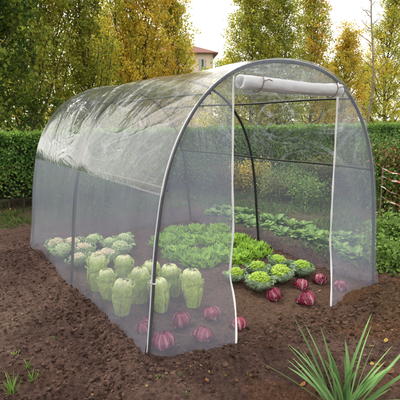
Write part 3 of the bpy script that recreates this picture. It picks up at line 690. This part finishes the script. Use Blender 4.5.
def plant_at(u, v, z=0): x, y = gp(u, v, z); return x, y, gh(x, y)-.006
ORD = ['first', 'second', 'third', 'fourth', 'fifth', 'sixth', 'seventh', 'eighth', 'ninth', 'tenth', 'eleventh', 'twelfth', 'thirteenth', 'fourteenth', 'fifteenth', 'sixteenth']
def spread(protos, spots, group, tilt=.08, k=1.0):
    sk = k
    used = set()
    for i, (u, v, s, lab) in enumerate(spots):
        s = s*sk
        k = i % len(protos); p = protos[k]; loc = plant_at(u, v); rz = rnd.uniform(0, 6.28); tl = (rnd.uniform(-tilt, tilt), rnd.uniform(-tilt, tilt))
        if k not in used: used.add(k); put(p, lab, loc, rz, s, group, tl)
        else: dup(p, lab, loc, rz, s, group, tl)
spread([make_napa(1), make_napa(2), make_napa(3)], [
    (122, 313, 1.02, 'plump napa cabbage standing nearest the outer left soil edge'),
    (109, 298, .92, 'narrow napa cabbage behind the one nearest the left soil edge'),
    (97, 288, 1.12, 'stout napa cabbage nearest the middle hoop'),
    (123, 284, 1.02, 'napa cabbage with a pale top at the back of the group, below the cauliflowers'),
    (140, 301, 1.05, 'broad napa cabbage just left of the front left leg'),
    (155, 289, 1.0, 'napa cabbage half hidden behind the front left leg'),
    (161, 308, .98, 'slim napa cabbage just right of the front left leg'),
    (173, 293, 1.02, 'napa cabbage between the front left leg and the rightmost one'),
    (193, 304, 1.08, 'rightmost napa cabbage, standing apart behind the front panel')], 'napa cabbages inside the tunnel', tilt=.10)
spread([make_radicchio(11), make_radicchio(12), make_radicchio(13)], [
    (182, 323, 1.0, 'radicchio head below the gap between the two rightmost napa cabbages'),
    (165, 345, 1.10, 'large radicchio head right beside the foot of the front left leg'),
    (146, 328, .92, 'radicchio head just left of the front left leg'),
    (203, 338, .96, 'radicchio head lying closest to the bottom edge of the left front panel'),
    (214, 317, .95, 'radicchio head behind the left front panel, right of the napa cabbages'),
    (240, 327, .86, 'radicchio head crossed by the white zip left of the doorway'),
    (276, 296, .98, 'radicchio head in the doorway in front of the green cauliflowers'),
    (302, 286, .92, 'tall radicchio head standing behind another in the doorway'),
    (310, 301, 1.05, 'radicchio head nearest the doorway, with a broad white rib'),
    (321, 281, .88, 'radicchio head touching the right zip edge of the doorway'),
    (340, 291, .92, 'radicchio head seen through the right front panel')], 'radicchio heads in the tunnel', tilt=.55, k=.90)
spread([make_cauli(21, (.46, .64, .09), (.20, .34, .04), (.33, .46, .29)), make_cauli(22, (.42, .62, .09), (.18, .32, .04), (.29, .43, .25))], [
    (236, 280, .92, 'green cauliflower crossed by the white zip left of the doorway'),
    (257, 273, .98, 'green cauliflower in the doorway, behind the biggest one'),
    (260, 288, 1.15, 'biggest green cauliflower, front left of the doorway group'),
    (277, 266, .95, 'green cauliflower at the back of the doorway group beside the endives'),
    (281, 279, 1.10, 'green cauliflower in the doorway just behind a radicchio head'),
    (301, 273, 1.05, 'rightmost green cauliflower, near the right wall')], 'green cauliflowers in the doorway', tilt=.12)
spread([make_cauli(31, (.82, .70, .52), (.52, .48, .28), (.40, .54, .27)), make_cauli(32, (.66, .74, .42), (.36, .48, .20), (.42, .56, .27))], [
    (84, 256, 1.12, 'cream cauliflower just right of the middle hoop'),
    (63, 257, 1.12, 'pale green cauliflower left of the middle hoop'),
    (99, 264, 1.05, 'cream cauliflower directly behind the stoutest napa cabbage'),
    (110, 249, 1.0, 'pale green cauliflower at the far side of the cauliflower patch'),
    (80, 265, .95, 'low cauliflower between the stoutest napa cabbage and the middle hoop'),
    (121, 254, 1.1, 'pale green cauliflower at the right end of the cauliflower patch'),
    (73, 249, 1.1, 'pale green cauliflower at the back, just left of the middle hoop'),
    (94, 247, 1.1, 'cream cauliflower in the middle of the back of the cauliflower patch'),
    (108, 262, 1.1, 'pale green cauliflower directly behind the narrow napa cabbage'),
    (124, 246, 1.05, 'pale green cauliflower at the far right back of the cauliflower patch'),
    (57, 250, 1.05, 'pale green cauliflower nearest the rear end of the tunnel')], 'cream and pale cauliflowers by the left wall', tilt=.12)
spread([make_lettuce(41), make_lettuce(42), make_lettuce(43)], [
    (254, 252, 1.05, 'bright curly endive fully open to view in the doorway'),
    (238, 243, 0.95, 'curly endive in the doorway behind the front one'),
    (237, 258, .95, 'curly endive right at the left zip of the doorway'),
    (200, 261, 1.08, 'large curly endive at the front of the patch behind the left front panel'),
    (179, 254, 0.95, 'curly endive above the rightmost napa cabbages'),
    (218, 256, 0.97, 'curly endive between the front one and the zip'),
    (165, 244, 0.95, 'curly endive next to the front left leg, left end of the patch'),
    (190, 242, 0.95, 'curly endive in the middle of the patch'),
    (210, 242, 0.95, 'curly endive in the middle of the patch near the rear leg'),
    (227, 244, 0.95, 'curly endive behind the left front panel, nearest the doorway'),
    (176, 234, 0.95, 'curly endive at the back left of the patch'),
    (198, 232, 0.95, 'curly endive at the back of the patch below the far hoop leg'),
    (218, 233, 0.95, 'curly endive at the back right of the patch')], 'curly endives in the tunnel', tilt=.1)

# ------------------------------------------------------------------ the bed beyond the right wall and the wild growth
def rows():
    pr = [make_leafy(51, (.18, .34, .06), (.34, .48, .14), .135, 40), make_leafy(52, (.24, .42, .07), (.40, .55, .16), .12, 44), make_leafy(53, (.15, .30, .06), (.3, .42, .14), .14, 38)]
    used = set(); n = 14
    for r_, (x0, side) in enumerate(((1.66, 'nearer'), (1.98, 'farther'))):
        for i in range(n):
            q = i/(n-1); x = x0+.07*rnd.uniform(-1, 1); y = .62+q*2.7+.08*r_
            lab = 'light green leafy plant in the %s row beyond the right wall, %s from the front' % (side, ORD[i])
            k = (i+r_) % 3; a = ((x, y, gh(x, y)-.01), rnd.uniform(0, 6), rnd.uniform(.85, 1.2), 'leafy plants in two rows beyond the right wall')
            if k in used: dup(pr[k], lab, *a)
            else: used.add(k); put(pr[k], lab, *a)
rows()
def shrub(name, label, x, y, h, r, n, pal, leaf=.04, group=None, cat='shrub', stems=14):
    t = thing(name, label, cat, (x, y, gh(x, y)-.01), 0, group); tr = Cat(); pts, hue = [], []
    for i in range(stems):
        a = i*2.4+rnd.uniform(-.4, .4); k = rnd.uniform(.3, 1); hh = h*rnd.uniform(.6, 1.0); tt = np.linspace(0, 1, 7)
        Q = np.stack([math.cos(a)*(.03+r*k*tt**1.2), math.sin(a)*(.03+r*k*tt**1.2), hh*np.sin(tt*np.pi*.55)/np.sin(np.pi*.55)], -1)+rng.normal(size=(7, 3))*.015*tt[:, None]
        tr.add(*tube(Q, .008*(1-.8*tt)+.0015, 5)); m = n//stems; u = rng.uniform(.15, 1.0, m); j = np.clip(u*6, 0, 5.999); i0 = j.astype(int); f = (j-i0)[:, None]
        pts.append(Q[i0]*(1-f)+Q[i0+1]*f+rng.normal(size=(m, 3))*(.05+.08*r)); hue.append(np.full(m, rnd.random()*.7)+.3*rng.random(m))
    p = np.concatenate(pts); p[:, 2] = np.abs(p[:, 2]); m = len(p); hue = np.concatenate(hue); pal = np.array(pal); k = np.clip(hue*(len(pal)-1), 0, len(pal)-1.001); i0 = k.astype(int); f = (k-i0)[:, None]
    c = (pal[i0]*(1-f)+pal[i0+1]*f)*rng.uniform(.6, 1.35, (m, 1)); L = leaf*rng.uniform(.6, 1.3, m)
    v, fc, cc = cards(p, rdir(m), rdir(m, .9), L, L*.6, c); tr.build('stems', M['bark'], t); mesh('foliage', v, fc, M['weed'], t, cc, smooth=False); return t
SG, SD, SL, SR, SY = (.12, .22, .045), (.045, .095, .025), (.23, .36, .08), (.32, .12, .08), (.75, .58, .07)
for u, v, h, r, n, pal, lab in (
        (384, 214, 1.12, .48, 6500, [SD, SG, SG, SL], 'tall wild rose bush behind the barrier tape'),
        (398, 220, 1.0, .45, 5200, [SG, SG, SL, SR, SL], 'dense wild bush at the right edge behind the barrier tape'),
        (366, 206, 1.05, .45, 4200, [SD, SG, SG], 'dark bush seen through the right front panel'),
        (345, 196, .60, .5, 3600, [SD, SG, SR, SL], 'low reddish bush beyond the right wall near the zip'),
        (318, 196, .62, .5, 3600, [SR, SG, (.16, .09, .05), SL], 'rusty red bush beyond the right wall'),
        (290, 195, .5, .5, 3000, [SD, SG, SL, SG], 'low green bush beyond the right wall left of the rusty one'),
        (258, 190, .52, .34, 1800, [SG, SG, SY, SY], 'small bush with yellow flowers just right of the middle hoop leg'),
        (243, 191, .50, .3, 1600, [SG, SY, SY, SG], 'small bush with yellow flowers just left of the middle hoop leg'),
        (215, 192, .5, .45, 2400, [SD, SG, SR, SG], 'low green and red bush beyond the far hoop leg'),
        (275, 198, .42, .4, 2200, [SG, SL, (.3, .2, .06), SG], 'low yellowing bush in the middle of the outer bed'),
        (305, 203, .40, .42, 2200, [SG, SL, SL], 'low bright bush between the leaf row and the rusty bush'),
        (105, 207, .55, .35, 1800, [SD, SG, SG], 'dark green bush behind the far end of the tunnel'),
        (52, 205, .5, .35, 1600, [SD, SG, SL], 'low bush by the far left corner of the tunnel')):
    x, y = gp(u, v); shrub('wild_shrub', lab, x, y, h, r, n, pal, .045, 'wild shrubs around the tunnel')
for u, v, h, r, n, lab in ((381, 262, .22, .17, 700, 'bright green weed patch touching the right front leg'), (394, 268, .20, .2, 800, 'bright green weed at the right edge of the soil'),
                     (388, 246, .30, .22, 1300, 'taller green weed below the barrier tape'), (402, 248, .30, .2, 800, 'green weed at the right edge below the barrier tape')):
    x, y = gp(u, v); shrub('weed_clump', lab, x, y, h, r, n, [SG, SL, (.15, .30, .05)], .05, 'green weeds beside the right wall', 'weed', 9)
def cover(name, label, n, fx, fy, pal, s0, s1, up, mat, seed, thr):
    x = rng.uniform(*fx, n); y = rng.uniform(*fy, n); k = fbm(x*1.9, y*1.9, seed=seed, oct=3) > thr; x, y = x[k], y[k]; n = len(x)
    P = np.stack([x, y, ground_h(x, y)+.004], -1); pal = np.array(pal); c = pal[rng.integers(0, len(pal), n)]*rng.uniform(.6, 1.3, (n, 1)); L = rng.uniform(s0, s1, n)
    v, f, cc = cards(P, rdir(n, up), rdir(n, .3 if up else 2.5), L, L*(.28 if up > .5 else .6), c, .2); tag(mesh(name, v, f, M[mat], col=cc, smooth=False), label, 'ground cover', kind='stuff')
cover('ground_weeds', 'low weeds and grass along the foot of the hedge', 26000, (-4, 9), (3.9, 5.6), [(.10, .17, .03), (.14, .2, .04), (.09, .12, .04)], .03, .09, 1.1, 'weed', 201, -.1)
cover('side_weeds', 'low weeds on the ground right of the tunnel', 22000, (1.35, 7), (-.1, 4.2), [(.10, .19, .03), (.15, .26, .05), (.11, .14, .05)], .03, .10, 1.0, 'weed', 202, -.2)
cover('leaf_litter', 'dry brown and yellow leaves under the hedge', 2600, (-3, 5), (4.3, 5.5), [(.28, .15, .05), (.35, .25, .08), (.16, .08, .04)], .03, .06, 0.0, 'litter', 203, 0)
cover('bed_litter', 'dry scraps of leaf and straw on the soil', 2600, (-2.5, 1.8), (-1.2, -.2), [(.26, .14, .06), (.30, .21, .09), (.10, .05, .03)], .008, .026, 0.0, 'litter', 204, -.05)

# ------------------------------------------------------------------ grasses and fallen leaves in the foreground
def blades(name, label, cat, loc, specs, group=None, col=(.12, .22, .05), w=.013):
    t = thing(name, label, cat, loc, 0, group); C = Cat(); n = 14
    for (az, lean, L, droop, k) in specs:
        s = np.linspace(0, 1, n); el = math.pi/2-lean-droop*s**1.6; ds = L/(n-1); hr = np.concatenate([[0], np.cumsum(np.cos(el[1:])*ds)]); z = np.concatenate([[0], np.cumsum(np.sin(el[1:])*ds)])
        b = np.array([rnd.uniform(-1, 1), rnd.uniform(-1, 1)])*w*1.8
        ww = w*.5*k*(.55+.9*s)*np.where(s > .45, 1-((s-.45)/.55)**1.7, 1)
        ctr = np.stack([b[0]+math.cos(az)*hr, b[1]+math.sin(az)*hr, z-.01], -1); sd = np.array([-math.sin(az), math.cos(az), 0]); tw = rnd.uniform(-.5, .5)
        nd = np.stack([-np.sin(el)*math.cos(az), -np.sin(el)*math.sin(az), np.cos(el)], -1); sdv = sd*math.cos(tw)+nd*math.sin(tw)
        P = np.stack([ctr-sdv*ww[:, None]+nd*ww[:, None]*.35, ctr, ctr+sdv*ww[:, None]+nd*ww[:, None]*.35], 0)
        c = np.array(col)*rnd.uniform(.75, 1.3); c = np.repeat((c[None]*(.75+.5*s[:, None]))[None], 3, 0); c[1] *= 1.25
        tipk = sstep(.86, 1, s)[None, :, None]*(.7 if rnd.random() < .4 else .1); c = c*(1-tipk)+np.array((.34, .27, .10))*tipk
        C.add(P, gridF(3, n), c.reshape(-1, 3))
    C.build('leaves', M['blade'], t); return t
def big_grass():
    x, y = gp(342, 412); rt = -YAW            # azimuth of "to the right"
    S = []
    for i in range(30):
        side = rnd.uniform(-1, 1); az = rt+(0 if side > 0 else math.pi)+rnd.uniform(-.75, .75)
        S.append((az, abs(side)*.85+.03, rnd.uniform(.28, .52)*(1-.15*abs(side)), rnd.uniform(.1, .55), rnd.uniform(.7, 1.35)))
    for sx, ln in ((-.38, .62), (-.30, .54), (-.62, .50), (.22, .57), (.17, .50), (.55, .56), (.50, .46), (-.15, .50), (-.85, .50), (.75, .46)):
        S.append((rt+(0 if sx > 0 else math.pi)+rnd.uniform(-.2, .2), abs(sx), ln, rnd.uniform(.05, .2), 1.5))
    blades('iris_clump', 'large clump of grey green sword-shaped leaves in the right foreground', 'plant', (x, y, gh(x, y)), S, None, (.20, .36, .13), .0160)
big_grass()
for u, v, L, n, c, lab in ((13, 397, .125, 22, (.13, .27, .04), 'tall grass tuft in the bottom left corner'), (33, 386, .07, 16, (.12, .23, .04), 'grass tuft right of the tallest tuft in the bottom left corner'),
                     (28, 374, .085, 12, (.16, .32, .05), 'bright upright grass tuft behind two others at bottom left'), (16, 361, .04, 9, (.22, .28, .07), 'yellowish seedling farthest back at bottom left'),
                     (55, 343, .035, 9, (.10, .20, .05), 'tiny seedling left of the tunnel skirt'), (160, 380, .035, 10, (.14, .28, .05), 'seedling in front of the front left leg'),
                     (177, 373, .04, 9, (.14, .30, .05), 'seedling in front of the left front panel'), (262, 408, .07, 26, (.12, .26, .05), 'grass tuft cut by the bottom edge'),
                     (333, 332, .05, 14, (.14, .22, .06), 'star-shaped weed just beyond the big sword-leaved clump'), (187, 391, .03, 8, (.14, .28, .05), 'seedling nearest the bottom edge in front of the tunnel'),
                     (5, 330, .04, 8, (.2, .22, .08), 'faint seedling at the left edge on the dry soil')):
    x, y = gp(u, v); S = [(rnd.uniform(0, 6.28), rnd.uniform(.05, .8 if 'star' not in lab else 1.2), L*rnd.uniform(.6, 1.1), rnd.uniform(0, .6), rnd.uniform(.6, 1.1)) for _ in range(n)]
    blades('weed_tuft', lab, 'weed', (x, y, gh(x, y)), S, 'small weeds in the bare soil', c, .006 if L > .06 else .007)
def leaf_mesh(name, col, seed):
    g = np.random.default_rng(seed); nu, nv = 7, 9; u, v = np.meshgrid(np.linspace(-1, 1, nu), np.linspace(0, 1, nv), indexing='ij'); w = .017*np.sin(np.pi*np.clip(v*.94+.02, 0, 1))**.75
    P = np.stack([(v-.5)*.055, u*w*(1+.08*np.sin(v*20)), .006+.35*w*abs(u)**1.5*g.uniform(.3, 1)+.012*(v-.5)**2*8*.055+.004*np.sin(v*5+seed)], -1); c = lerp(col, np.array(col)*.55, np.clip(np.exp(-(u/.12)**2)*.7+g.random((nu, nv))*.3, 0, 1))
    s = Cat(); s.add(P, gridF(nu, nv), c.reshape(-1, 3)); s.add(*tube([(-.045, .002, .004), (-.035, 0, .006), (-.026, 0, .007)], .0011, 5), np.array(col)*.6); return s.build(name, M['litter'])
def fallen():
    kinds = {'yellow': ((.50, .38, .08), 1), 'orange': ((.36, .15, .045), 2), 'brown': ((.20, .10, .05), 3)}; proto = {}
    spots = [(372, 365, 'yellow'), (386, 341, 'yellow'), (371, 352, 'yellow'), (373, 360, 'orange'), (378, 371, 'orange'), (305, 355, 'orange'), (303, 385, 'orange'), (319, 312, 'orange'), (320, 290, 'yellow'),
             (207, 379, 'orange'), (272, 336, 'brown'), (345, 318, 'brown'), (390, 377, 'brown'), (352, 339, 'brown'), (268, 365, 'brown'), (388, 318, 'brown'), (361, 309, 'brown')]
    for u, v, k in spots:
        zone = 'right of the doorway' if u > 298 else ('in front of the doorway' if u > 215 else 'in front of the left part of the tunnel')
        lab = '%s fallen leaf lying on the soil %s' % (k, zone); x, y = gp(u, v)
        if k not in proto: o = proto[k] = leaf_mesh('fallen_leaf', *kinds[k]); o['category'] = 'leaf'
        else: o = proto[k].copy(); COL.objects.link(o)
        s = rnd.uniform(.5, .8) if k != 'brown' else rnd.uniform(.5, 1.0)
        o.location = (x, y, gh(x, y)+.006); o.rotation_euler = (rnd.uniform(-.4, .4), rnd.uniform(-.4, .4), rnd.uniform(0, 6.28)); o.scale = (s,)*3
        tag(o, lab, 'leaf', lab.replace('leaf lying', 'leaves lying'))
fallen()

# ------------------------------------------------------------------ red and white tape fence at the right
def tape_fence():
    ax, ay = gp(379, 226); bx, by = gp(424, 238)
    t = thing('barrier_tape_fence', 'red and white barrier tapes strung between wooden stakes at the right edge', 'fence', (ax, ay, 0)); dx, dy = bx-ax, by-ay
    for q in (0, 1):
        v, f = tube([(dx*q, dy*q, z) for z in (-.1, .3, .6, .80)], [.010, .010, .009, .008], 8); mesh('stake', v, f, M['wood'], t)
    for z0, dz, w in ((.76, .0, .016), (.66, .01, .024), (.53, -.06, .012), (.40, -.05, .013)):
        n = 120; s = np.linspace(0, 1, n); zc = z0+dz*s-.05*np.sin(np.pi*s)+.006*np.sin(s*21); tw = .5*np.sin(s*9+z0*20)
        ctr = np.stack([dx*s, dy*s, zc], -1); nrm = np.array([dy, -dx, 0])/math.hypot(dx, dy); o = np.cos(tw)[:, None]*np.array([0, 0, 1])+np.sin(tw)[:, None]*nrm
        P = np.stack([ctr-o*w/2+nrm*.016, ctr+o*w/2+nrm*.016], 0); st = ((s*math.hypot(dx, dy)/.16) % 1 < .5)
        c = np.where(st[:, None], np.array((.62, .58, .54)), np.array((.48, .13, .08))); C = Cat(); C.add(P, gridF(2, n), np.concatenate([c, c])); C.build('tape', M['tape'], t)
tape_fence()

# ------------------------------------------------------------------ light, sky, camera
SUN_EL, SUN_AZ = R(52), R(-12)                 # azimuth clockwise from +y
w = bpy.data.worlds.new('World'); scene.world = w; w.use_nodes = True; nt = w.node_tree; nt.nodes.clear()
sky = nt.nodes.new('ShaderNodeTexSky'); sky.sky_type = 'NISHITA'; sky.sun_disc = False; sky.sun_elevation = SUN_EL; sky.sun_rotation = SUN_AZ; sky.dust_density = 4.0; sky.air_density = 1.0
mx = nt.nodes.new('ShaderNodeMix'); mx.data_type = 'RGBA'; mx.inputs['Factor'].default_value = .82
mx.inputs['B'].default_value = (18.2, 17.6, 16.5, 1)     # bright hazy overcast
bg = nt.nodes.new('ShaderNodeBackground'); bg.inputs['Strength'].default_value = .1; out = nt.nodes.new('ShaderNodeOutputWorld')
nt.links.new(sky.outputs[0], mx.inputs['A']); nt.links.new(mx.outputs['Result'], bg.inputs['Color']); nt.links.new(bg.outputs[0], out.inputs[0])
sl = bpy.data.lights.new('sun', 'SUN'); sl.energy = 2.8; sl.angle = R(10); sl.color = (1, .93, .82)
so = bpy.data.objects.new('sun', sl); COL.objects.link(so)
S = Vector((math.sin(SUN_AZ)*math.cos(SUN_EL), math.cos(SUN_AZ)*math.cos(SUN_EL), math.sin(SUN_EL)))
so.rotation_euler = S.to_track_quat('Z', 'Y').to_euler(); so.location = S*30

cam = bpy.data.cameras.new('camera'); co = bpy.data.objects.new('camera', cam); COL.objects.link(co)
cam.sensor_width = 36; cam.lens = 36*FPX/400; cam.clip_start = .05; cam.clip_end = 2000
m = Matrix.Identity(4)
for i in range(3): m[i][0], m[i][1], m[i][2], m[i][3] = _R2[i], _U2[i], -_F[i], CAM[i]
co.matrix_world = m; scene.camera = co
scene.cycles.transparent_max_bounces = 32; scene.cycles.max_bounces = 7; scene.cycles.diffuse_bounces = 3; scene.cycles.glossy_bounces = 3
scene.cycles.use_denoising = True
scene.view_settings.view_transform = 'Standard'; scene.view_settings.look = 'None'; scene.view_settings.exposure = 0; scene.view_settings.gamma = 1
